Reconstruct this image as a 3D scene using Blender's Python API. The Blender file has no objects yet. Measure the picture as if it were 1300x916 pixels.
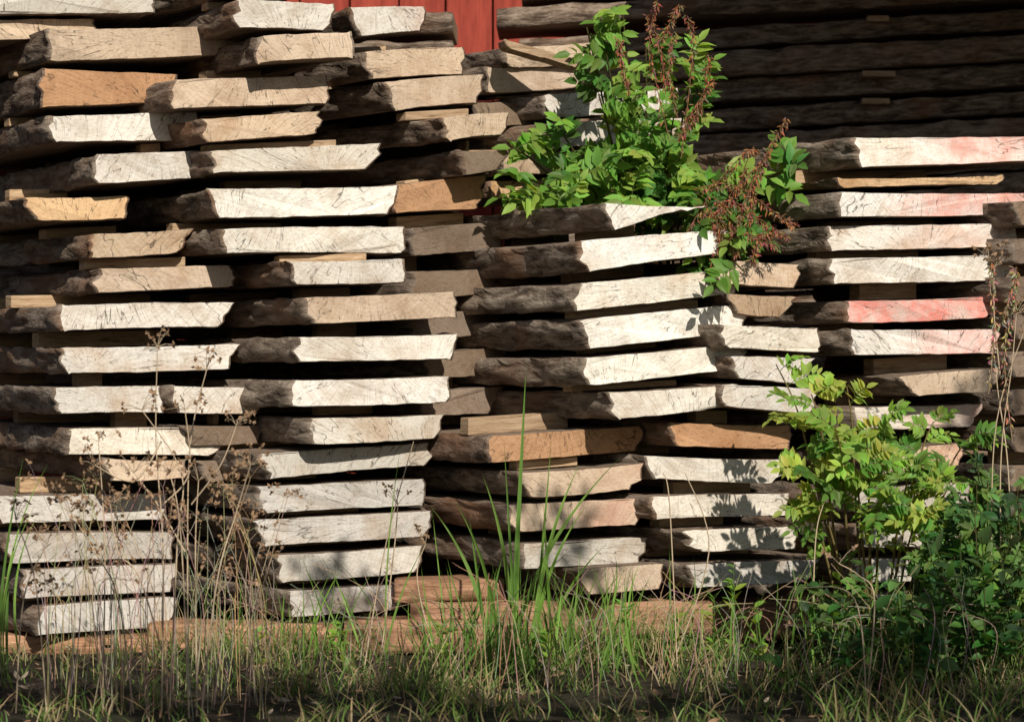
import bpy, math, random
from mathutils import Vector, noise
random.seed(7)
R=random.random
def U(a,b): return a+(b-a)*random.random()
S=0.002; D=6.0; H=0.74; CX=650; CY=458
scene=bpy.context.scene
def P(px,py,y):
    k=(D+y)/D*S
    return Vector(((px-CX)*k, y, H+(CY-py)*k))

# ------------------------------------------------------------ materials
def newmat(n):
    m=bpy.data.materials.new(n); m.use_nodes=True
    nt=m.node_tree; nt.nodes.clear()
    out=nt.nodes.new('ShaderNodeOutputMaterial')
    b=nt.nodes.new('ShaderNodeBsdfPrincipled')
    nt.links.new(b.outputs[0],out.inputs[0])
    b.inputs['Specular IOR Level'].default_value=0.2
    return m,nt,b,out
class G:
    def __init__(s,nt): s.nt=nt
    def link(s,v,sock):
        if isinstance(v,bpy.types.NodeSocket): s.nt.links.new(v,sock)
        elif v is not None: sock.default_value=v
    def math(s,op,a,b=None,c=None,clamp=False):
        n=s.nt.nodes.new('ShaderNodeMath'); n.operation=op; n.use_clamp=clamp
        s.link(a,n.inputs[0]); s.link(b,n.inputs[1]); s.link(c,n.inputs[2]); return n.outputs[0]
    def vec(s,op,a,b=None):
        n=s.nt.nodes.new('ShaderNodeVectorMath'); n.operation=op
        s.link(a,n.inputs[0]); s.link(b,n.inputs[1])
        return n.outputs['Value'] if op=='LENGTH' else n.outputs[0]
    def comb(s,x,y,z):
        n=s.nt.nodes.new('ShaderNodeCombineXYZ')
        s.link(x,n.inputs[0]); s.link(y,n.inputs[1]); s.link(z,n.inputs[2]); return n.outputs[0]
    def sep(s,v):
        n=s.nt.nodes.new('ShaderNodeSeparateXYZ'); s.link(v,n.inputs[0]); return n.outputs
    def noise(s,v,scale=5,detail=4,rough=0.55,dist=0):
        n=s.nt.nodes.new('ShaderNodeTexNoise'); s.link(v,n.inputs['Vector'])
        n.inputs['Scale'].default_value=scale; n.inputs['Detail'].default_value=detail
        n.inputs['Roughness'].default_value=rough; n.inputs['Distortion'].default_value=dist
        return n.outputs[0]
    def ramp(s,v,stops):
        n=s.nt.nodes.new('ShaderNodeValToRGB'); s.link(v,n.inputs[0])
        e=n.color_ramp.elements
        while len(e)<len(stops): e.new(0.5)
        for i,(p,c) in enumerate(stops):
            e[i].position=p; e[i].color=(c,c,c,1) if isinstance(c,(int,float)) else (*c,1)
        return n.outputs[0]
    def mix(s,f,a,b,mode='MIX'):
        n=s.nt.nodes.new('ShaderNodeMix'); n.data_type='RGBA'; n.blend_type=mode
        s.link(f,n.inputs[0])
        for v,i in ((a,6),(b,7)):
            if isinstance(v,tuple): n.inputs[i].default_value=(*v[:3],1)
            else: s.link(v,n.inputs[i])
        return n.outputs[2]
    def bump(s,h,st,dist,bsdf):
        n=s.nt.nodes.new('ShaderNodeBump'); s.link(h,n.inputs['Height'])
        n.inputs['Strength'].default_value=st; n.inputs['Distance'].default_value=dist
        s.nt.links.new(n.outputs[0],bsdf.inputs['Normal']); return n.outputs[0]
    def uv(s):
        return s.nt.nodes.new('ShaderNodeUVMap').outputs[0]
    def oi(s): return s.nt.nodes.new('ShaderNodeObjectInfo').outputs

def mat_end():
    m,nt,b,out=newmat('end_grain'); g=G(nt)
    uv=g.uv(); oi=g.oi(); rnd=oi['Random']
    off=g.comb(g.math('MULTIPLY',rnd,57.3),g.math('MULTIPLY',rnd,31.7),0.0)
    q=g.vec('ADD',uv,off)
    r2=g.math('FRACT',g.math('MULTIPLY',rnd,17.31)); r3=g.math('FRACT',g.math('MULTIPLY',rnd,41.77)); r4=g.math('FRACT',g.math('MULTIPLY',rnd,93.1))
    cx=g.math('MULTIPLY_ADD',r2,0.34,0.06); cy=g.math('MULTIPLY_ADD',r3,0.5,-0.25)
    d=g.vec('SUBTRACT',uv,g.comb(cx,cy,0.0))
    stain=g.noise(q,7,4,0.65)
    ln=g.vec('LENGTH',d)
    x,y,z=g.sep(d)
    ang=g.math('ARCTAN2',y,x)
    wob=g.noise(q,4,1)
    ring=g.math('SINE',g.math('ADD',g.math('MULTIPLY',ln,520),g.math('MULTIPLY',wob,26)))
    ring2=g.math('SINE',g.math('ADD',g.math('MULTIPLY',ln,170),g.math('MULTIPLY',wob,9)))
    ring01=g.math('MULTIPLY_ADD',g.math('ADD',ring,ring2),0.25,0.5)
    cv=g.comb(g.math('MULTIPLY',ang,5.0),g.math('MULTIPLY',ln,4.5),g.math('MULTIPLY',rnd,77))
    cn=g.noise(cv,1.7,2,0.5)
    cr=g.math('ABSOLUTE',g.math('SUBTRACT',cn,0.5))
    msk=g.ramp(wob,[(0.40,0.0),(0.52,1.0)])
    crack=g.math('MULTIPLY',g.ramp(cr,[(0.0,1.0),(0.014,0.0)]),msk)
    ray=g.noise(g.comb(g.math('MULTIPLY',ang,40),g.math('MULTIPLY',ln,5),rnd),2.0,3,0.6)
    fine=g.noise(g.vec('MULTIPLY',q,(1,2,1)),70,4,0.75)
    base=oi['Color']
    tint=g.mix(r4,(0.70,0.52,0.37),(0.60,0.57,0.54))
    c=g.mix(g.ramp(stain,[(0.46,0.0),(0.68,0.7)]),base,g.mix(1.0,base,tint,'MULTIPLY'))
    c=g.mix(g.math('MULTIPLY',ring01,g.math('MULTIPLY_ADD',r3,0.28,0.08)),c,g.mix(1.0,c,(0.58,0.48,0.38),'MULTIPLY'))
    c=g.mix(g.ramp(ray,[(0.36,0.4),(0.50,0.0)]),c,g.mix(1.0,c,(0.55,0.48,0.42),'MULTIPLY'))
    c=g.mix(g.ramp(fine,[(0.34,0.5),(0.47,0.0)]),c,g.mix(1.0,c,(0.42,0.37,0.33),'MULTIPLY'))
    u,v_,_=g.sep(uv)
    grad=g.math('ADD',g.math('MULTIPLY_ADD',u,5.0,-0.7),g.math('MAXIMUM',g.math('MULTIPLY_ADD',oi['Alpha'],10.0,-12.0),0.0),clamp=True)
    pm=g.math('MULTIPLY',g.math('MULTIPLY',g.ramp(stain,[(0.36,0.25),(0.55,0.85)]),oi['Alpha'],clamp=True),grad,clamp=True)
    c=g.mix(g.math('MULTIPLY',pm,g.ramp(fine,[(0.36,0.45),(0.56,0.95)])),c,(0.76,0.22,0.18))
    c=g.mix(g.math('MULTIPLY',crack,0.85),c,(0.04,0.03,0.02))
    nt.links.new(c,b.inputs['Base Color']); b.inputs['Roughness'].default_value=0.85
    g.bump(fine,0.5,0.004,b)
    return m
def mat_bark():
    m,nt,b,out=newmat('bark'); g=G(nt)
    uv=g.uv(); oi=g.oi(); rnd=oi['Random']
    q=g.vec('ADD',uv,g.comb(g.math('MULTIPLY',rnd,57.3),g.math('MULTIPLY',rnd,31.7),rnd))
    n1=g.noise(g.vec('MULTIPLY',q,(1,4,1)),13,5,0.72,0.3)
    n3=g.noise(q,3.5,2)
    c=g.ramp(n1,[(0.33,(0.035,0.025,0.019)),(0.43,(0.12,0.09,0.07)),(0.52,(0.24,0.19,0.15)),(0.68,(0.44,0.38,0.32))])
    r2=g.math('FRACT',g.math('MULTIPLY',rnd,23.7))
    c=g.mix(g.math('MULTIPLY',r2,0.55),c,g.mix(g.ramp(n1,[(.35,0.0),(.6,1.0)]),(0.16,0.12,0.09),(0.36,0.30,0.245)))
    c=g.mix(g.ramp(n3,[(0.52,0.0),(0.68,0.7)]),c,(0.26,0.14,0.08))
    c=g.mix(1.0,c,g.mix(0.4,(1,1,1),oi['Color']),'MULTIPLY')
    nt.links.new(c,b.inputs['Base Color']); b.inputs['Roughness'].default_value=0.92
    g.bump(n1,0.9,0.014,b)
    return m
def mat_sawn(name,c1,c2):
    m,nt,b,out=newmat(name); g=G(nt)
    uv=g.uv(); rnd=g.oi()['Random']
    q=g.vec('ADD',uv,g.comb(g.math('MULTIPLY',rnd,57.3),g.math('MULTIPLY',rnd,31.7),rnd))
    n1=g.noise(g.vec('MULTIPLY',q,(1,9,1)),9,5,0.75,0.5)
    c=g.ramp(n1,[(0.32,tuple(x*0.35 for x in c1)),(0.43,c1),(0.66,c2)])
    c=g.mix(g.math('MULTIPLY',rnd,0.45),c,(0.16,0.12,0.09))
    nt.links.new(c,b.inputs['Base Color']); b.inputs['Roughness'].default_value=0.85
    g.bump(n1,0.8,0.006,b)
    return m
def mat_leaf(name,trans=0.4,rough=0.45):
    m,nt,b,out=newmat(name); g=G(nt)
    a=nt.nodes.new('ShaderNodeAttribute'); a.attribute_name='Col'
    c=a.outputs['Color']
    nt.links.new(c,b.inputs['Base Color']); b.inputs['Roughness'].default_value=rough
    if trans>0:
        t=nt.nodes.new('ShaderNodeBsdfTranslucent')
        nt.links.new(g.mix(1.0,c,(1.5,1.35,0.6),'MULTIPLY'),t.inputs[0])
        mx=nt.nodes.new('ShaderNodeMixShader'); mx.inputs[0].default_value=trans
        nt.links.new(b.outputs[0],mx.inputs[1]); nt.links.new(t.outputs[0],mx.inputs[2])
        nt.links.new(mx.outputs[0],out.inputs[0])
    return m
def mat_ground():
    m,nt,b,out=newmat('soil'); g=G(nt)
    geo=nt.nodes.new('ShaderNodeNewGeometry'); p=geo.outputs['Position']
    n1=g.noise(p,3,3,0.6); n2=g.noise(p,45,4,0.7)
    c=g.ramp(n2,[(0.3,(0.012,0.009,0.006)),(0.5,(0.034,0.025,0.017)),(0.7,(0.085,0.064,0.043))])
    c=g.mix(g.ramp(n1,[(0.45,0.0),(0.6,0.6)]),c,(0.024,0.030,0.012))
    nt.links.new(c,b.inputs['Base Color']); b.inputs['Roughness'].default_value=0.95
    g.bump(n2,0.9,0.02,b); return m
def mat_red():
    m,nt,b,out=newmat('red_barn_paint'); g=G(nt)
    geo=nt.nodes.new('ShaderNodeNewGeometry'); p=geo.outputs['Position']
    n=g.noise(g.vec('MULTIPLY',p,(8,1,1)),5,4,0.7)
    c=g.ramp(n,[(0.3,(0.20,0.03,0.02)),(0.7,(0.38,0.065,0.04))])
    nt.links.new(c,b.inputs['Base Color']); b.inputs['Roughness'].default_value=0.8
    return m
def mat_roof():
    m,nt,b,out=newmat('roof_metal'); g=G(nt)
    geo=nt.nodes.new('ShaderNodeNewGeometry')
    c=g.ramp(g.noise(geo.outputs['Position'],4,3),[(0.35,(0.12,0.11,0.10)),(0.7,(0.2,0.17,0.15))])
    nt.links.new(c,b.inputs['Base Color']); b.inputs['Roughness'].default_value=0.6; return m
M_END=mat_end(); M_BARK=mat_bark()
M_SAWN=mat_sawn('sawn_face',(0.17,0.12,0.085),(0.38,0.29,0.22))
M_STICK=mat_sawn('sticker_wood',(0.42,0.27,0.15),(0.62,0.46,0.30))
M_BEAM=mat_sawn('beam_wood',(0.30,0.15,0.08),(0.58,0.33,0.20))
M_LEAF=mat_leaf('leaf',0.42); M_DRY=mat_leaf('dry_stem',0,0.8)
M_GRASS=mat_leaf('grass_blade',0.25,0.5)
M_GROUND=mat_ground(); M_RED=mat_red(); M_ROOF=mat_roof()

def link(o,parent=None):
    scene.collection.objects.link(o)
    if parent: o.parent=parent
    return o
def empty(n):
    e=bpy.data.objects.new(n,None); e.empty_display_size=0.1; return link(e)

TONES={'w':(0.78,0.745,0.69),'W':(0.88,0.86,0.81),'g':(0.62,0.595,0.56),'b':(0.42,0.31,0.22),'o':(0.56,0.33,0.19),
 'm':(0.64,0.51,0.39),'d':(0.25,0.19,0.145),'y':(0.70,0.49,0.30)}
cnt=[0]
def prism(name,parent,A,e,d,W,zt,zb,L,tone,pink=0.0,ls=0.01,rs=0.02,rough=0.004,mats=None,nT=26,nL=24,dz=0.0,endn=0.0,topk=0.4):
    cnt[0]+=1; sd=cnt[0]*13.7
    prof=[]
    bow=U(-0.004,0.004)
    for i in range(nT+1):
        t=i/nT; w=ls+(W-ls-rs)*t
        prof.append((w,zb[0]+(zb[1]-zb[0])*t+bow*math.sin(math.pi*t),'b'))
    nS=5
    for i in range(1,nS):
        t=i/nS; w=(W-rs)+rs*t+0.005*math.sin(math.pi*t)
        prof.append((w,zb[1]+(zt[1]-zb[1])*t,'r'))
    for i in range(nT+1):
        t=1-i/nT
        prof.append((W*t,zt[0]+(zt[1]-zt[0])*t+bow*math.sin(math.pi*t),'t'))
    for i in range(1,nS):
        t=i/nS
        prof.append((ls*t-0.005*math.sin(math.pi*t),zt[0]+(zb[0]-zt[0])*t,'l'))
    n=len(prof)
    cw=W/2; cz=(zt[0]+zt[1]+zb[0]+zb[1])/4
    verts=[]
    ls_pos=[0.0,0.003]+[0.003+(L-0.006)*((i/nL)**1.3) for i in range(1,nL+1)]+[L]
    for k,l in enumerate(ls_pos):
        cap=(k==0 or k==len(ls_pos)-1)
        sway=0.014*noise.noise(Vector((l*2.5,sd,0)))*(1 if l>0.02 else 0)
        for (w,z,kd) in prof:
            corner=kd in 'tb' and (w<0.004 or w>W-0.004 or abs(w-ls)<1e-6 or abs(w-(W-rs))<1e-6)
            edge=kd in 'lr'
            a=rough*(3.0 if edge else (1.6 if corner else topk))
            nn=noise.fractal(Vector((w*26+sd,z*40,l*9)),1.0,2.0,3)
            n2=noise.fractal(Vector((w*22-sd,z*30+5,l*9+3)),1.0,2.0,3)
            ww=w+nn*a*1.3*(1 if (edge or corner) else 0.2)+sway; zz=z+n2*a*(0.5 if edge else 1)
            if cap:
                k_=0.0065 if (edge or corner) else 0.001
                ww=ww+(k_ if ww<cw else -k_); zz=zz+(0.0014 if zz<cz else -0.0014)*(0 if edge else 1)
            ly=l
            if k<=1: ly=l+endn*noise.noise(Vector((w*6,z*9,sd)))
            verts.append((A[0]+e[0]*ww+d[0]*ly, A[1]+e[1]*ww+d[1]*ly, zz+dz*l))
    faces=[];mi=[];uvs=[]
    f0=list(range(n)); faces.append(f0); mi.append(0); uvs.append([(prof[i][0],prof[i][1]-cz) for i in f0])
    K=len(ls_pos)
    for k in range(K-1):
        for i in range(n):
            j=(i+1)%n
            faces.append([k*n+j,k*n+i,(k+1)*n+i,(k+1)*n+j])
            kd=prof[i][2] if prof[i][2] in 'lr' else (prof[j][2] if prof[j][2] in 'lr' else prof[i][2])
            isend=(k==0 or k==K-2) and kd not in 'lr'
            mi.append(0 if isend else (1 if kd in 'lr' else 2))
            if isend: uvs.append([(prof[a][0],prof[a][1]-cz) for a in (j,i,i,j)])
            elif kd in 'lr': uvs.append([(ls_pos[kk],prof[a][1]) for a,kk in ((j,k),(i,k),(i,k+1),(j,k+1))])
            else: uvs.append([(ls_pos[kk],prof[a][0]) for a,kk in ((j,k),(i,k),(i,k+1),(j,k+1))])
    fb=[(K-1)*n+i for i in range(n)][::-1]; faces.append(fb); mi.append(0)
    uvs.append([(prof[i][0],prof[i][1]-cz) for i in range(n)][::-1])
    me=bpy.data.meshes.new(name); me.from_pydata(verts,[],faces)
    for mt in (mats or (M_END,M_BARK,M_SAWN)): me.materials.append(mt)
    me.polygons.foreach_set('material_index',mi)
    ul=me.uv_layers.new(name='UVMap'); flat=[]
    for f in uvs:
        for u in f: flat+= [u[0],u[1]]
    ul.data.foreach_set('uv',flat)
    me.polygons.foreach_set('use_smooth',[m==1 for m in mi])
    me.update()
    o=link(bpy.data.objects.new(name,me),parent)
    t=TONES[tone]; v=U(0.84,1.06); wm=U(0,1)
    o.color=(t[0]*v,t[1]*v*(1-.03*wm),t[2]*v*(1-.10*wm),pink)
    return o

def slab(parent,x1,x2,a,b,c,dd,tone='w',pink=0,y=0.0,th=30,L=1.15,ls=None,rs=None,name='slab',endn=0.012,rough=0.0048):
    y+=U(-0.03,0.015)
    te=math.radians(th+U(-4,4)); td=math.radians(th+U(-2,5))
    e=(math.cos(te),math.sin(te)); d=(-math.sin(td),math.cos(td))
    A=P(x1,0,y); k2=(x2-CX)*S/D
    W=(k2*(D+y)-A.x)/(e[0]-k2*e[1])
    y2=y+W*e[1]
    zt=(P(0,a,y).z,P(0,c,y2).z); zb=(P(0,b,y).z,P(0,dd,y2).z)
    if ls is None: ls=U(-0.01,0.03)
    if rs is None: rs=random.choice((U(-0.01,0.02),U(0.015,0.05)))
    prism(name,parent,(A.x,A.y),e,d,W,zt,zb,L,tone,pink,ls,rs,rough,endn=endn)
    return dict(A=A,e=e,d=d,W=W,zt=zt,zb=zb)

def box(name,parent,c0,ex,ey,ez,mat,j=0.0):
    vs=[]
    for k in (0,1):
        for (a,b) in ((0,0),(1,0),(1,1),(0,1)):
            vs.append(c0+ex*a+ey*b+ez*k+Vector((U(-j,j),U(-j,j),U(-j,j))))
    fs=[(3,2,1,0),(4,5,6,7),(0,1,5,4),(1,2,6,5),(2,3,7,6),(3,0,4,7)]
    me=bpy.data.meshes.new(name); me.from_pydata([tuple(v) for v in vs],[],fs)
    me.materials.append(mat); ul=me.uv_layers.new(name='UVMap')
    lx,ly,lz=ex.length,ey.length,ez.length
    fuv=[[(0,ly),(lx,ly),(lx,0),(0,0)],[(0,0),(lx,0),(lx,ly),(0,ly)],[(0,0),(lx,0),(lx,lz),(0,lz)],[(0,0),(ly,0),(ly,lz),(0,lz)],[(0,0),(lx,0),(lx,lz),(0,lz)],[(0,0),(ly,0),(ly,lz),(0,lz)]]
    ul.data.foreach_set('uv',[c for f in fuv for u in f for c in u])
    o=link(bpy.data.objects.new(name,me),parent)
    bv=o.modifiers.new('bevel','BEVEL'); bv.width=min(0.002,min(lx,ly,lz)*0.2); bv.segments=1
    return o

def stack(name,rows,y=0.0,th=30,L=1.15,stick=True):
    par=empty(name); prev=None
    for r in rows:
        if isinstance(r[-1],dict): kw=dict(r[-1]); v=r[:-1]
        else: kw={}; v=r
        yy=kw.pop('y',y); LL=kw.pop('L',L)
        s=slab(par,*v,y=yy,th=th,L=LL,**kw)
        if prev and stick:
            A,e,d=s['A'],Vector((*s['e'],0)),Vector((*s['d'],0))
            top=s['zt'][0]; bot=prev['zb'][0]
            topr=s['zt'][1]; botr=prev['zb'][1]
            for off in (U(0.08,0.32),U(0.55,0.8)):
                w0=U(-0.03,0.06) if R()<0.6 else U(0.1,0.2); w1=s['W']*U(0.6,0.9)
                f0=max(0,w0/s['W']); f1=w1/s['W']
                tl=top+(topr-top)*f0; tr=top+(topr-top)*f1
                bl=bot+(botr-bot)*f0
                h=min(bl-tl, bot+(botr-bot)*f1-tr)
                h2=max(h,0.006)
                if h2<0.045:
                    c0=Vector((A.x,A.y,0))+e*w0+d*off+Vector((0,0,tl))
                    ex=e*(w1-w0)+Vector((0,0,tr-tl))
                    box('sticker',par,c0,ex,d*0.045,Vector((0,0,h2)),M_STICK,0.001)
        prev=s
    return par

A=[(20,215,-60,-30,-58,-32,'g'),(-40,200,-4,19,-2,17,'g'),(-60,120,26,52,24,48,'m'),(60,308,37,78,32,68,'m'),(55,225,87,136,94,130,'o',0,{'rs':0.02,'ls':0.0}),
 (62,250,148,180,142,178,'w'),(122,263,196,234,191,225,'w'),(30,160,250,279,248,277,'y'),(118,247,297,328,290,321,'m'),
 (125,295,341,372,336,363,'m'),(75,298,388,420,384,415,'w'),(75,306,441,473,436,468,'w'),(68,203,492,525,490,523,'w'),
 (88,291,544,577,543,578,'w'),(135,238,582,610,584,606,'m'),(-8,212,630,664,625,659,'g'),(8,217,678,716,676,709,'g'),
 (30,226,724,760,716,751,'g'),(50,223,770,806,757,796,'g')]
stack('lumber_stack',A)
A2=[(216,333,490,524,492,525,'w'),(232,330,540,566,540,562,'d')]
B=[(290,425,-40,-10,-42,-12,'g'),(300,425,0,35,6,40,'w'),(330,445,46,80,42,73,'m'),(222,415,101,138,95,131,'m'),(255,408,152,181,141,171,'m'),
 (268,486,191,219,182,216,'w'),(264,508,240,276,236,272,'W'),(284,512,290,321,288,322,'W'),(366,513,332,361,328,358,'w'),
 (386,578,378,411,370,402,'m'),(378,580,428,459,424,455,'w'),(374,573,483,516,477,510,'w'),(395,566,531,564,526,556,'w'),
 (330,545,576,608,562,590,'g'),(326,538,618,651,608,641,'g'),(322,547,660,693,648,681,'g'),(350,537,704,739,692,725,'g'),(366,520,750,784,742,773,'g')]
stack('lumber_stack',B,y=0.02)
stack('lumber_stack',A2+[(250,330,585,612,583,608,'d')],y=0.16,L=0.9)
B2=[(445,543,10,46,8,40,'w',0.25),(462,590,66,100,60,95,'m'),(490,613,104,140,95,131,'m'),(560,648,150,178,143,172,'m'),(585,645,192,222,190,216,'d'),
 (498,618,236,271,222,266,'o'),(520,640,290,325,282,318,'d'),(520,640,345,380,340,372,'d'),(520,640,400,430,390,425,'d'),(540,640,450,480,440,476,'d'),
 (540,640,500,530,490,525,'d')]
stack('lumber_stack',B2,y=0.34,th=38,L=0.9)
C=[(768,897,258,292,263,272,'W',0,{'rs':0.12,'L':0.95}),(735,926,306,345,292,322,'W',0,{'rs':0.03,'L':0.9}),(735,938,360,395,341,372,'W'),
 (736,946,406,443,386,422,'W'),(741,948,455,490,435,467,'W'),(772,937,498,532,487,514,'w'),(622,816,554,588,540,572,'o'),
 (660,818,600,632,588,620,'m',0.12),(645,821,641,676,632,665,'m',0.3),(662,822,690,722,681,714,'g'),(735,842,724,756,716,748,'m')]
stack('lumber_stack',C,y=0.0,L=0.95)
C2=[(915,1038,412,441,418,448,'w'),(925,1036,452,480,455,488,'w'),(915,1042,488,516,494,526,'w'),(848,1006,536,566,540,570,'o'),
 (818,1002,578,607,583,613,'w'),(826,1003,630,659,627,655,'w'),(868,1008,674,702,668,697,'w',0,{'ls':0.05}),(872,1042,716,746,710,738,'g')]
stack('lumber_stack',C2,y=0.12,L=0.6)
Dd=[(1085,1420,175,212,170,199,'W',0.8),(1062,1271,228,238,224,233,'y'),(1066,1318,244,275,245,272,'W',0.75),(1050,1292,287,318,283,313,'w',0.2),
 (1055,1291,328,360,323,356,'w'),(1075,1264,382,410,376,403,'w',1.35),(1080,1268,419,451,418,448,'w',0.7),(1140,1271,478,503,468,498,'m',0,{'ls':0.06}),
 (1085,1250,517,546,512,541,'w',0.4),(1100,1226,574,603,562,590,'m',0.3),(1090,1230,620,650,612,640,'g'),(1090,1230,665,695,660,690,'g'),(1090,1230,710,740,705,735,'g'),(1090,1230,755,785,750,780,'g')]
stack('lumber_stack',Dd,y=0.28,L=0.85)
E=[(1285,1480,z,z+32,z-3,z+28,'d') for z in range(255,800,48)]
stack('lumber_stack',E,y=0.45,L=0.8)
F=[(640,770,60,85,52,80,'m'),(618,735,86,118,84,112,'m'),(690,860,120,150,112,140,'w'),(600,735,130,160,128,156,'d'),(700,872,156,188,150,182,'w'),(640,800,196,222,192,218,'m'),(620,790,230,252,226,250,'y')]
stack('lumber_stack',F,y=0.62,th=40,L=0.8)
F3=[(915,1015,330,360,336,366,'m'),(925,1010,372,398,376,402,'b')]
stack('lumber_stack',F3,y=0.2,L=0.6)
pb=P(640,50,0.5)
prism('board',empty('loose_board'),(pb.x,pb.y),(0.97,0.24),(-0.24,0.97),0.30,(pb.z,pb.z-0.072),(pb.z-0.022,pb.z-0.094),0.08,'y',rough=0.001,mats=(M_STICK,)*3,nL=3)

def longstack(x_right,y0,L,ztop,zbot,dz,stx,hid,tone='b'):
    bs=empty('board_stack'); z=ztop
    while z<zbot:
        t=U(24,31); yy=y0+U(-0.05,0.05); nl=50 if z<hid else 14
        Aa=P(x_right,z-10+U(-3,3),yy); zb=P(0,z-10+t,yy).z
        prism('slab',bs,(Aa.x,Aa.y),(0.02,1.0),(-1.0,0.02),0.35,(Aa.z,Aa.z),(zb,zb),L+U(-.1,.12),tone,ls=U(-0.02,0.03),rs=0.02,rough=0.005,dz=dz+U(-.004,.004),nT=6,nL=nl,topk=0.5)
        if z<hid:
            for xx in stx:
                if R()<.75:
                    c=P(xx+U(-25,25),z+31+(x_right-xx)*(-dz),yy-0.01)
                    box('sticker',bs,c,Vector((U(.05,.16),0,0)),Vector((0,0.3,0)),Vector((0,0,0.02)),M_STICK)
        z+=35
longstack(1560,2.0,2.4,-65,740,-0.055,(1085,1330,800),330,'m')
longstack(575,1.35,2.6,24,760,0.0,(),60)

bm=empty('foundation_beam')
def beam(x1,x2,yt,yb,y):
    Aa=P(x2,yt,y); zb=P(0,yb,y).z; L=Aa.x-P(x1,yt,y).x
    prism('beam',bm,(Aa.x,Aa.y),(0.0,1.0),(-1.0,0.03),0.14,(Aa.z,Aa.z),(zb,zb),L,'o',rough=0.004,mats=(M_BEAM,)*3,nT=5,nL=40,ls=0.0)
beam(185,430,793,830,0.03); beam(436,690,788,830,0.05); beam(520,905,764,806,0.12); beam(-200,190,808,832,0.05); beam(860,1300,765,812,0.3)
beam(500,640,736,764,0.14)

def ground():
    n=90; vs=[];fs=[]
    def c(i,k): t=(i/n-0.5)*2; return math.copysign(abs(t)*3+(abs(t)**7)*k,t)
    for i in range(n+1):
        for j in range(n+1):
            x=c(i,300); y=c(j,300)
            z=0.02*noise.noise(Vector((x*2.2,y*2.2,0)))+0.008*noise.noise(Vector((x*9,y*9,3)))-0.005
            if abs(x)>4 or abs(y)>4: z=0
            vs.append((x,y,z))
    for i in range(n):
        for j in range(n):
            a=i*(n+1)+j; fs.append((a,a+n+1,a+n+2,a+1))
    me=bpy.data.meshes.new('ground'); me.from_pydata(vs,[],fs); me.materials.append(M_GROUND)
    me.polygons.foreach_set('use_smooth',[True]*len(fs)); link(bpy.data.objects.new('ground',me))
ground()

bn=empty('red_barn')
x=-7.0
while x<7:
    w=U(0.17,0.2)
    box('wall_board',bn,Vector((x,3.3+U(0,0.012),-0.02)),Vector((w-0.008,0,0)),Vector((0,0.05,0)),Vector((0,0,3.6)),M_RED); x+=w
box('wall_backing',bn,Vector((-7,3.38,-0.02)),Vector((14,0,0)),Vector((0,4,0)),Vector((0,0,3.55)),M_RED)
box('main_roof',bn,Vector((-7.2,3.0,3.6)),Vector((14.4,0,0)),Vector((0,2.5,1.3)),Vector((0,0,0.05)),M_ROOF)
box('lean_to_roof',bn,Vector((0.55,0.8,H+1.36)),Vector((6.2,0,0)),Vector((0,2.5,0.65)),Vector((0,0,0.04)),M_ROOF)
for xx in (2.6,5.0): box('post',bn,Vector((xx,0.9,-0.02)),Vector((.12,0,0)),Vector((0,.12,0)),Vector((0,0,H+1.36)),M_SAWN)

class MB:
    def __init__(s): s.v=[];s.f=[];s.c=[]
    def tube(s,pts,r0,r1,col,n=5):
        b=len(s.v); K=len(pts)
        for k,p in enumerate(pts):
            t=(pts[min(k+1,K-1)]-pts[max(k-1,0)]); t=t.normalized() if t.length>1e-9 else Vector((0,0,1))
            a=t.cross(Vector((0.3,1,0.1))).normalized(); c=t.cross(a)
            r=r0+(r1-r0)*k/max(1,K-1)
            for i in range(n):
                an=2*math.pi*i/n; s.v.append(p+a*math.cos(an)*r+c*math.sin(an)*r); s.c.append(col)
        for k in range(K-1):
            for i in range(n):
                j=(i+1)%n; s.f.append((b+k*n+i,b+k*n+j,b+(k+1)*n+j,b+(k+1)*n+i))
    def leaf(s,p,d,nrm,L,W,col,droop=0.15,fold=0.18):
        d=d.normalized(); sd=d.cross(nrm)
        if sd.length<1e-4: sd=Vector((1,0,0))
        sd.normalize(); up=sd.cross(d).normalized()
        b=len(s.v)
        def cp(t): return p+d*L*t-up*droop*L*t*t
        pts=[cp(0),cp(.28),cp(.28)+sd*W*.46+up*fold*W,cp(.28)-sd*W*.46+up*fold*W,cp(.62),cp(.62)+sd*W*.42+up*fold*W,cp(.62)-sd*W*.42+up*fold*W,cp(1)]
        s.v+=pts; s.c+=[tuple(x*f for x in col) for f in (0.9,0.9,1,1,0.95,1.05,1.05,1.1)]
        for f in ((0,2,1),(0,1,3),(1,2,5,4),(1,4,6,3),(4,5,7),(4,7,6)): s.f.append(tuple(b+i for i in f))
    def blade(s,p,d,bend,L,W,col,n=6,side=None):
        b=len(s.v); d=d.normalized()
        sd=side or Vector((U(-1,1),U(-.5,.5),0)).normalized()
        for k in range(n+1):
            t=k/n; c=p+d*L*t+bend*L*t*t
            w=W*(1-t**1.8)*(0.6+0.4*min(1,t*4))*0.5+0.0001
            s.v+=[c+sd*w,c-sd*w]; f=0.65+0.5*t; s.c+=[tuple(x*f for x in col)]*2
        for k in range(n):
            a=b+2*k; s.f.append((a,a+1,a+3,a+2))
    def obj(s,name,mat,parent=None):
        me=bpy.data.meshes.new(name); me.from_pydata([tuple(v) for v in s.v],[],s.f)
        ca=me.color_attributes.new('Col','FLOAT_COLOR','POINT')
        fl=[]
        for c in s.c: fl+=[c[0],c[1],c[2],1]
        ca.data.foreach_set('color',fl); me.materials.append(mat)
        me.polygons.foreach_set('use_smooth',[True]*len(s.f)); me.update()
        return link(bpy.data.objects.new(name,me),parent)
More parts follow.
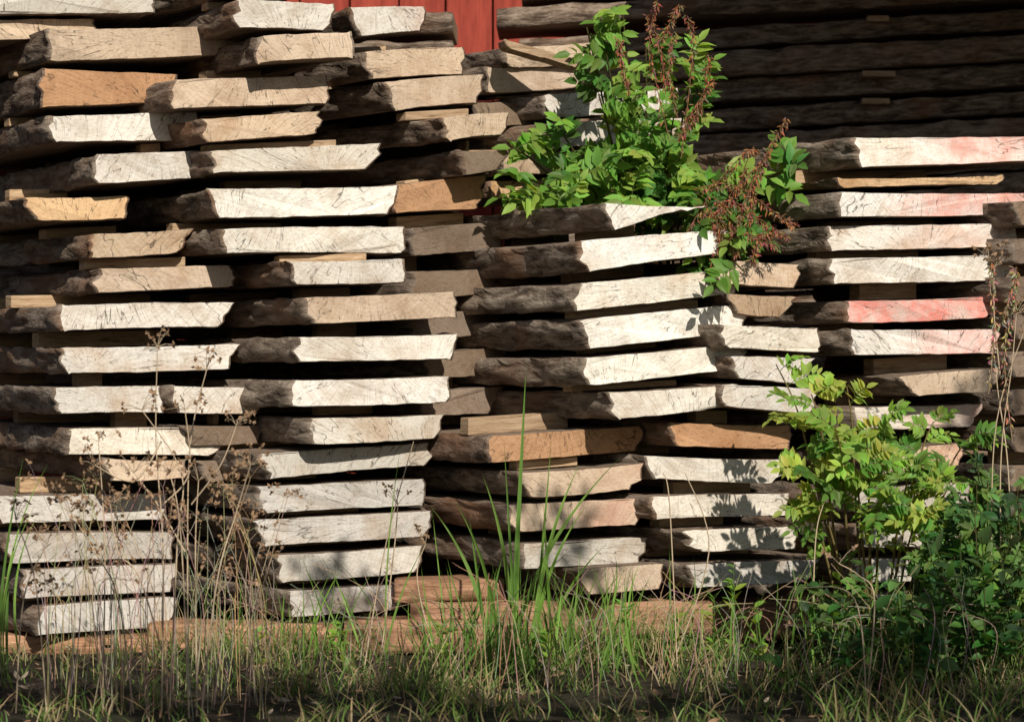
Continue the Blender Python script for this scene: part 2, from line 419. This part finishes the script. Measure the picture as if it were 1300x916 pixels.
def rv(): return Vector((U(-1,1),U(-1,1),U(-1,1))).normalized()
def spline(pts,n=10):
    out=[]; K=len(pts)
    for i in range(K-1):
        p0=pts[max(i-1,0)];p1=pts[i];p2=pts[i+1];p3=pts[min(i+2,K-1)]
        for k in range(n):
            t=k/n; out.append(0.5*((2*p1)+(p2-p0)*t+(2*p0-5*p1+4*p2-p3)*t*t+(3*p1-p0-3*p2+p3)*t**3))
    out.append(pts[-1]); return out
GREENS=[(0.10,0.21,0.035),(0.15,0.28,0.05),(0.075,0.17,0.035),(0.20,0.33,0.06)]
def gcol(pal=GREENS,v=0.25):
    c=random.choice(pal); k=U(1-v,1+v); return (c[0]*k,c[1]*k,c[2]*k)
def pinnate(mb,p,d,L,pairs,ll,pal=GREENS):
    d=d.normalized(); pts=[]
    for k in range(9):
        t=k/8; pts.append(p+d*L*t+Vector((0,0,-0.35*L*t*t)))
    mb.tube(pts,0.0013,0.0006,(0.12,0.16,0.04),3)
    nr=(Vector((0,-0.75,0.65))+rv()*0.6).normalized()
    base=gcol(pal)
    for k in range(pairs):
        t=0.2+0.8*k/pairs; i=min(7,int(t*8)); fr=t*8-i
        q=pts[i].lerp(pts[i+1],fr); tg=(pts[i+1]-pts[i]).normalized()
        sd=tg.cross(nr).normalized(); sz=ll*(0.75+0.5*math.sin(math.pi*min(1,t+.1)))*U(.8,1.1)
        for s_ in (-1,1):
            dd=(sd*s_+tg*0.55+rv()*0.3)
            c=tuple(x*U(.8,1.2) for x in base)
            mb.leaf(q,dd,(nr+rv()*0.45),sz,sz*U(.40,.55),c,U(.05,.4),U(.05,.3))
    mb.leaf(pts[-1],(pts[-1]-pts[-2]),nr,ll,ll*.48,base)
def leafy_stem(mb,pts,r,nl,Lr,pairs,ll,pal=GREENS,start=0.25,stemcol=(0.13,0.12,0.05)):
    sp=spline(pts,12); mb.tube(sp,r,r*0.35,stemcol,5)
    for k in range(nl):
        t=start+(1-start)*(k+R()*.6)/nl; i=min(len(sp)-2,int(t*(len(sp)-1)))
        tg=(sp[i+1]-sp[i]).normalized()
        a=Vector((U(-1,1),U(-0.9,0.35),U(-.15,.7))).normalized()
        pinnate(mb,sp[i],a+tg*0.35,U(*Lr)*(1-0.35*t),pairs,ll*U(.8,1.15),pal)

BR=[(0.14,0.28,0.045),(0.20,0.37,0.06),(0.09,0.2,0.04),(0.27,0.42,0.08)]
mb=MB(); g0=P(880,780,0.62); g0.z=0
for tip,dep in (((790,8),.42),((745,35),.42),((885,100),.4),((700,150),.38),((650,185),.36),((855,150),.34),((760,120),.36),((900,240),.3),((955,290),.2),((1010,210),.3),((820,60),.45),((690,245),.34),((850,235),.35),
    ((790,190),.3),((730,225),.3),((800,250),.26),((770,70),.4),((880,75),.4),((945,345),.08),((930,215),.3),((720,265),.26),((655,225),.32),((880,275),.2)):
    t=P(tip[0],tip[1],dep); m=P(830+(tip[0]-830)*.35,330,0.58); m2=m.lerp(t,0.55)+Vector((0.0,0.04,0.05))
    leafy_stem(mb,[g0+rv()*0.03,P(870,560,.6),m,m2,t],0.006,8,(0.13,0.2),5,0.048,BR,0.60)
mb.obj('sapling',M_LEAF)
YB=[(0.20,0.34,0.06),(0.27,0.42,0.08),(0.12,0.25,0.045),(0.34,0.42,0.08)]
mb=MB()
for bx,tip,dep in ((1080,(1030,500),-.18),(1090,(985,462),-.1),(1100,(1075,490),-.2),(1110,(1125,525),-.15),(1120,(1185,535),-.1),(1130,(1235,550),-.1),
    (1100,(1015,590),-.25),(1110,(1080,580),-.28),(1120,(1160,590),-.25),(1080,(1020,640),-.2),(1140,(1215,610),-.2),(1130,(1170,660),-.3),(1090,(1120,640),-.3),(1090,(1060,540),-.3),(1110,(1100,560),-.3)):
    b=P(bx,800,-.1); b.z=0; t=P(*tip,dep); m=b.lerp(t,.5)+Vector((0,0.02,0.06))
    leafy_stem(mb,[b,m,m.lerp(t,.5)+Vector((0,-.02,.04)),t],0.004,7,(0.09,0.16),6,0.032,YB,0.35,(0.25,0.2,0.08))
mb.obj('shrub',M_LEAF)
DG=[(0.055,0.13,0.035),(0.09,0.19,0.045),(0.14,0.25,0.06),(0.05,0.10,0.035)]  # weed greens with shade put into the colour; reused for the canopy leaves
mb=MB()
for k in range(130):
    px=1000+320*R()**0.75; y=U(-0.75,0.1); b=P(px,800,y); b.z=0
    hgt=U(0.08,0.36)*(0.5+0.6*(px-1000)/300)+0.03
    tip=b+Vector((U(-.1,.1),U(-.1,.02),hgt)); sp=spline([b,b.lerp(tip,.5)+rv()*.02,tip],6)
    mb.tube(sp,0.002,0.001,(0.09,0.12,0.04),4)
    base=gcol(DG); ws=U(.3,.7)
    for q in range(int(8+hgt*40)):
        i=random.randrange(3,len(sp)-1); a=Vector((U(-1,1),U(-1,.5),U(-.2,.7)))
        L=U(.02,.055); mb.leaf(sp[i],a,Vector((0,-.4,1))+rv()*.6,L,L*ws*U(.8,1.2),tuple(x*U(.75,1.3) for x in base),U(0,.5))
for k in range(26):
    px=U(1170,1320); b=P(px,800,U(-.4,0)); b.z=0; tip=P(px+U(-30,30),U(590,720),b.y)
    leafy_stem(mb,[b,b.lerp(tip,.5)+rv()*.03,tip],0.003,7,(0.07,0.12),5,0.03,DG,0.3)
for px,py in ((930,720),(905,760),(960,770),(800,770),(440,790),(330,800),(700,790),(860,785),(560,795)):
    b=P(px,800,U(-.5,-.2)); b.z=0; tip=P(px+U(-10,10),py,b.y); sp=spline([b,b.lerp(tip,.5)+rv()*.01,tip],6); mb.tube(sp,.002,.001,(.12,.18,.05),4)
    for q in range(16):
        i=random.randrange(3,len(sp)); L=U(.02,.045); mb.leaf(sp[i],Vector((U(-1,1),U(-1,.5),U(0,.8))),Vector((0,-.4,1))+rv()*.5,L,L*.4,(U(.15,.3),U(.3,.42),.06),.2,.1)
mb.obj('weeds',M_LEAF)

mb=MB()
GP=[(0.10,0.19,0.04),(0.15,0.25,0.055),(0.08,0.16,0.03),(0.20,0.30,0.07),(0.34,0.28,0.13),(0.46,0.37,0.22),(0.38,0.28,0.15)]
for k in range(1450):
    y=0.0-1.7*R()**1.9; x=U(-1.5,1.5)*(D+y)/D
    d=0.5+1.0*noise.noise(Vector((x*2.2,y*2.2,0)))
    if R()>0.15+d: continue
    h=U(0.04,0.12)*(0.5+d)*(1.25 if y>-.5 else .75)
    if x>0.5: h*=1.25
    if x<-.9: h*=.7
    for q in range(random.randint(3,8)):
        b=Vector((x+U(-.03,.03),y+U(-.03,.03),-0.005)); c=gcol(GP)
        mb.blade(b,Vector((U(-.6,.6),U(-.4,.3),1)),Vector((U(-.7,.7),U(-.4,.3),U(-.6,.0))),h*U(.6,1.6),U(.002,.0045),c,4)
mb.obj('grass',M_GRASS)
mb=MB()
TG=[(0.16,0.30,0.05),(0.2,0.35,0.07),(0.12,0.24,0.045)]
def tall(bx,tx,ty,w=0.008,y=-0.35,bend=0.0):
    bx+=U(-16,16); y+=U(-.08,.08)
    b=P(bx,800,y); b.z=-0.005; t=P(tx,ty,y+U(-.05,.05)); v=t-b; L=v.length
    bd=Vector((bend,0,-abs(bend)*0.5)); dd=(v/L-bd)
    bb=len(mb.v); sd=Vector((1,U(-.9,.9),0)).normalized(); c=gcol(TG,.25); n=12
    for k in range(n+1):
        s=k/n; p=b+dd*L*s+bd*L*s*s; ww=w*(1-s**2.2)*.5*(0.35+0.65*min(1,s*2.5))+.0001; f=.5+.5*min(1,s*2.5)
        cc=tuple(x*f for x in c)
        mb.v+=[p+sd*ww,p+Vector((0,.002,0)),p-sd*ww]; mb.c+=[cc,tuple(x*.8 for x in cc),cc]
    for k in range(n):
        a=bb+3*k; mb.f+=[(a,a+1,a+4,a+3),(a+1,a+2,a+5,a+4)]
for a in ((655,668,462,.013),(650,790,578,.015,-.35,.3),(640,612,600,.012,-.35,-.2),(660,735,590,.014,-.35,.2),(630,545,640,.013,-.3,-.3),(668,700,560,.011),
  (640,575,630,.013,-.4,-.25),(675,745,640,.013,-.4,.3),(690,770,690,.012,-.3,.35),(620,596,655,.01),(700,690,640,.011),(655,640,560,.008),(640,660,690,.013),(610,640,700,.011,-.4,.2),
  (480,510,560,.005,-.5,.1),(500,540,690,.006,-.5,.2),(555,548,640,.005),(15,60,590,.007,-.6,.3),(5,30,580,.007,-.6,.1),(-10,45,640,.007,-.6,.3),(0,15,700,.008,-.6,.1),
  (20,50,650,.007,-.6,.4),(840,850,690,.006),(925,930,745,.01,-.6),(780,800,735,.006),(730,738,690,.006),(375,385,735,.006,-.5),(430,445,745,.006,-.5),(250,262,730,.005,-.5),(1050,1045,730,.006)):
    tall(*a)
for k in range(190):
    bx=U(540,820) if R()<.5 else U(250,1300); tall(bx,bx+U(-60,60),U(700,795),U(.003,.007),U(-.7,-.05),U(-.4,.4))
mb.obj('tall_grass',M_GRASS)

mb=MB(); ST=(0.48,0.37,0.25)
def stalk(pts,y,r=0.0021,col=ST,umb=0):
    w=[P(px,py,y+U(-.02,.02)) for px,py in pts]
    if pts[0][1]>=790: w[0].z=-0.01
    sp=spline(w,8); mb.tube(sp,r,r*.5,col,4)
    if umb:
        tip=sp[-1]
        for q in range(umb):
            e=tip+Vector((U(-.04,.04),U(-.03,.03),U(.0,.045))); mb.tube([tip,tip.lerp(e,.5)+Vector((0,0,.004)),e],r*.4,r*.3,col,3)
            for z_ in range(4): mb.leaf(e,rv(),rv(),.011,.007,(0.27,.17,.10))
    return sp
for pts,y,u in (([(205,830),(207,700),(198,560),(200,440)],-1.0,9),([(240,830),(238,700),(242,560),(262,470)],-.9,8),([(255,830),(275,740),(300,650),(318,590)],-1.1,16),
  ([(130,830),(133,700),(125,560)],-.9,5),([(170,830),(150,760),(120,700),(90,650)],-1.0,8),([(215,830),(225,690),(230,600),(180,520)],-1.,8),
  ([(235,700),(200,640),(170,600)],-.9,6),([(243,640),(280,590),(300,540)],-.9,10),([(60,830),(45,740),(20,660)],-1.1,7),([(225,830),(180,740),(150,700),(140,640)],-.9,6),
  ([(460,800),(490,690),(525,560)],-.4,0),([(480,800),(500,700),(505,640)],-.4,5),([(560,800),(530,740),(540,690)],-.4,4),
  ([(205,560),(170,610),(120,590)],-1.0,6),([(207,640),(240,600),(235,520)],-1.0,8),([(850,820),(900,700),(870,600)],-.3,0),([(1100,830),(1110,760),(1090,730),(1065,715)],-.8,3),
  ([(1290,800),(1280,600),(1265,480),(1255,330)],-.3,12),([(1275,800),(1270,600),(1285,460),(1290,400)],-.3,12),([(1260,800),(1262,560),(1300,420)],-.3,10),([(1270,480),(1262,400),(1262,340)],-.3,8),
  ([(1100,790),(1085,760),(1020,745)],-.8,0),([(860,800),(850,640),(842,600)],-.3,0),([(1030,790),(1035,690),(1045,640)],-.3,0),
  ([(240,830),(232,720),(225,640),(215,600)],-1.05,10),([(250,830),(248,700),(252,610)],-1.,6),([(20,830),(30,760),(60,690)],-1.,6)):
    stalk(pts,y,umb=u)
for k in range(95):
    x=U(60,340); stalk([(x,835),(x+U(-15,15),U(740,790)),(x+U(-50,50),U(600,760))],U(-1.1,-.4),.0011,tuple(c*U(.6,1.1) for c in ST),random.choice((0,3,5)))
for k in range(140):
    x=U(280,1250); stalk([(x,835),(x+U(-25,25),U(770,810)),(x+U(-80,80),U(710,800))],U(-1.,-.2),.001,tuple(c*U(.6,1.1) for c in ST),0)
mb.obj('dried_weeds',M_DRY)
mb=MB(); BC=(0.20,0.095,0.05)
def plume(pts,y,col=BC):
    w=[P(a,b,y) for a,b in pts]; sp=spline(w,14); mb.tube(sp,.0014,.0006,col,4)
    for p in sp[4:]:
        for q in range(6):
            e=p+Vector((U(-.012,.012),U(-.012,.012),U(-.03,.004)))
            mb.leaf(p.lerp(e,.3),e-p,rv(),U(.008,.02),.004,tuple(c*U(.6,1.9) for c in col),0)
for pts in ([(865,200),(880,60),(872,20)],[(850,180),(825,60),(835,0)],[(900,300),(925,250),(965,205),(998,150)],[(870,300),(905,240),(945,195),(960,190)],[(860,180),(880,140),(905,100)],
   [(905,250),(925,270),(935,320),(900,262)],[(880,240),(930,235),(985,270),(1010,285)],[(880,260),(930,290),(960,300),(985,310)],[(950,200),(930,250),(905,275)],[(965,205),(945,260),(930,300)],
   [(980,180),(960,230),(950,280)],[(985,290),(965,300),(955,330)],[(830,60),(850,30),(862,5)],[(800,120),(790,80),(785,50)],[(925,250),(960,275),(1000,300)],[(900,270),(915,300),(905,330)],
   [(860,150),(850,90),(856,40)],[(870,170),(895,120),(900,70)],[(845,120),(838,60),(822,20)]):
    plume(pts,.16)
for pts in ([(1255,500),(1262,420),(1258,330)],[(1285,560),(1275,450),(1290,380)],[(1265,420),(1285,370),(1290,340)]): plume(pts,-.3,(0.28,0.19,0.11))
mb.obj('dried_seed_heads',M_DRY)
mb=MB()
for k in range(900):
    x=U(-1.5,1.5);y=U(-1.6,.2); L=U(.008,.045); c=random.choice(((.3,.18,.1),(.22,.14,.08),(.15,.09,.06),(.38,.3,.22)))
    mb.leaf(Vector((x,y,U(.004,.018))),Vector((U(-1,1),U(-1,1),U(-.2,.3))),Vector((0,0,1))+rv()*.5,L,L*U(.2,.5),c,0,0)
mb.obj('wood_chips',M_DRY)

# unseen tree front-right: dapples the stack foot; dense limb added to darken grass
mb=MB(); TR=(0.10,0.075,0.055)
base=Vector((2.9,-3.9,-0.02)); fork=Vector((2.8,-3.8,1.9))
mb.tube(spline([base,Vector((2.86,-3.84,1.0)),fork],8),0.11,0.07,TR,8)
def limb(pts,r):
    sp=spline([Vector(p) for p in pts],8); mb.tube(sp,r,r*.25,TR,5); return sp
def foliage(c,ext,n,sz=0.07):
    cl=[Vector((c[0]+U(-1,1)*ext[0],c[1]+U(-1,1)*ext[1],c[2]+U(-1,1)*ext[2])) for _ in range(max(3,n//14))]
    for k in range(n):
        o=random.choice(cl)+rv()*U(0,.11); mb.leaf(o,rv(),rv(),sz*U(.7,1.2),sz*.5,gcol(DG))
limb([fork,(2.2,-3.8,2.1),(1.4,-3.5,2.2),(.7,-3.1,2.3)],.018); foliage((.80,-3.05,2.36),(.36,.12,.15),190,.06)
limb([fork,(2.0,-4.0,2.1),(.8,-4.0,2.15),(-.7,-3.9,2.15)],.03); foliage((.6,-3.95,2.12),(1.65,.25,.22),2000,.085)  # dense leaf band added out of view to darken the foreground ground
limb([fork,(3.0,-3.8,2.8),(3.1,-3.9,3.8)],.05); foliage((3.1,-3.9,3.2),(.6,.6,.7),700,.085)
mb.obj('shade_tree',M_LEAF)

cam=bpy.data.cameras.new('camera'); co=bpy.data.objects.new('camera',cam); link(co)
co.location=(0,-D,H); co.rotation_euler=(math.radians(90),0,0)
cam.sensor_width=36; cam.lens=36*D/(1300*S); cam.clip_end=1000; cam.clip_start=0.05
cam.dof.use_dof=True; cam.dof.focus_distance=6.05; cam.dof.aperture_fstop=6.3
scene.camera=co
el=math.radians(34); az=math.radians(17)
sd=Vector((math.sin(az)*math.cos(el),-math.cos(az)*math.cos(el),math.sin(el)))
sl=bpy.data.lights.new('sun','SUN'); sl.energy=5.0; sl.angle=math.radians(0.5); sl.color=(1,0.935,0.83)
so=bpy.data.objects.new('sun',sl); link(so); so.location=(3,-6,6); so.rotation_euler=sd.to_track_quat('Z','Y').to_euler()
w=bpy.data.worlds.new('World'); scene.world=w; w.use_nodes=True
nt=w.node_tree; bg=nt.nodes.get('Background') or nt.nodes.new('ShaderNodeBackground')
sk=nt.nodes.new('ShaderNodeTexSky'); sk.sky_type='NISHITA'; sk.sun_disc=False; sk.sun_elevation=el; sk.sun_rotation=math.radians(180)-az
nt.links.new(sk.outputs[0],bg.inputs[0]); bg.inputs[1].default_value=0.05
scene.view_settings.view_transform='Standard'; scene.view_settings.look='None'; scene.view_settings.exposure=0
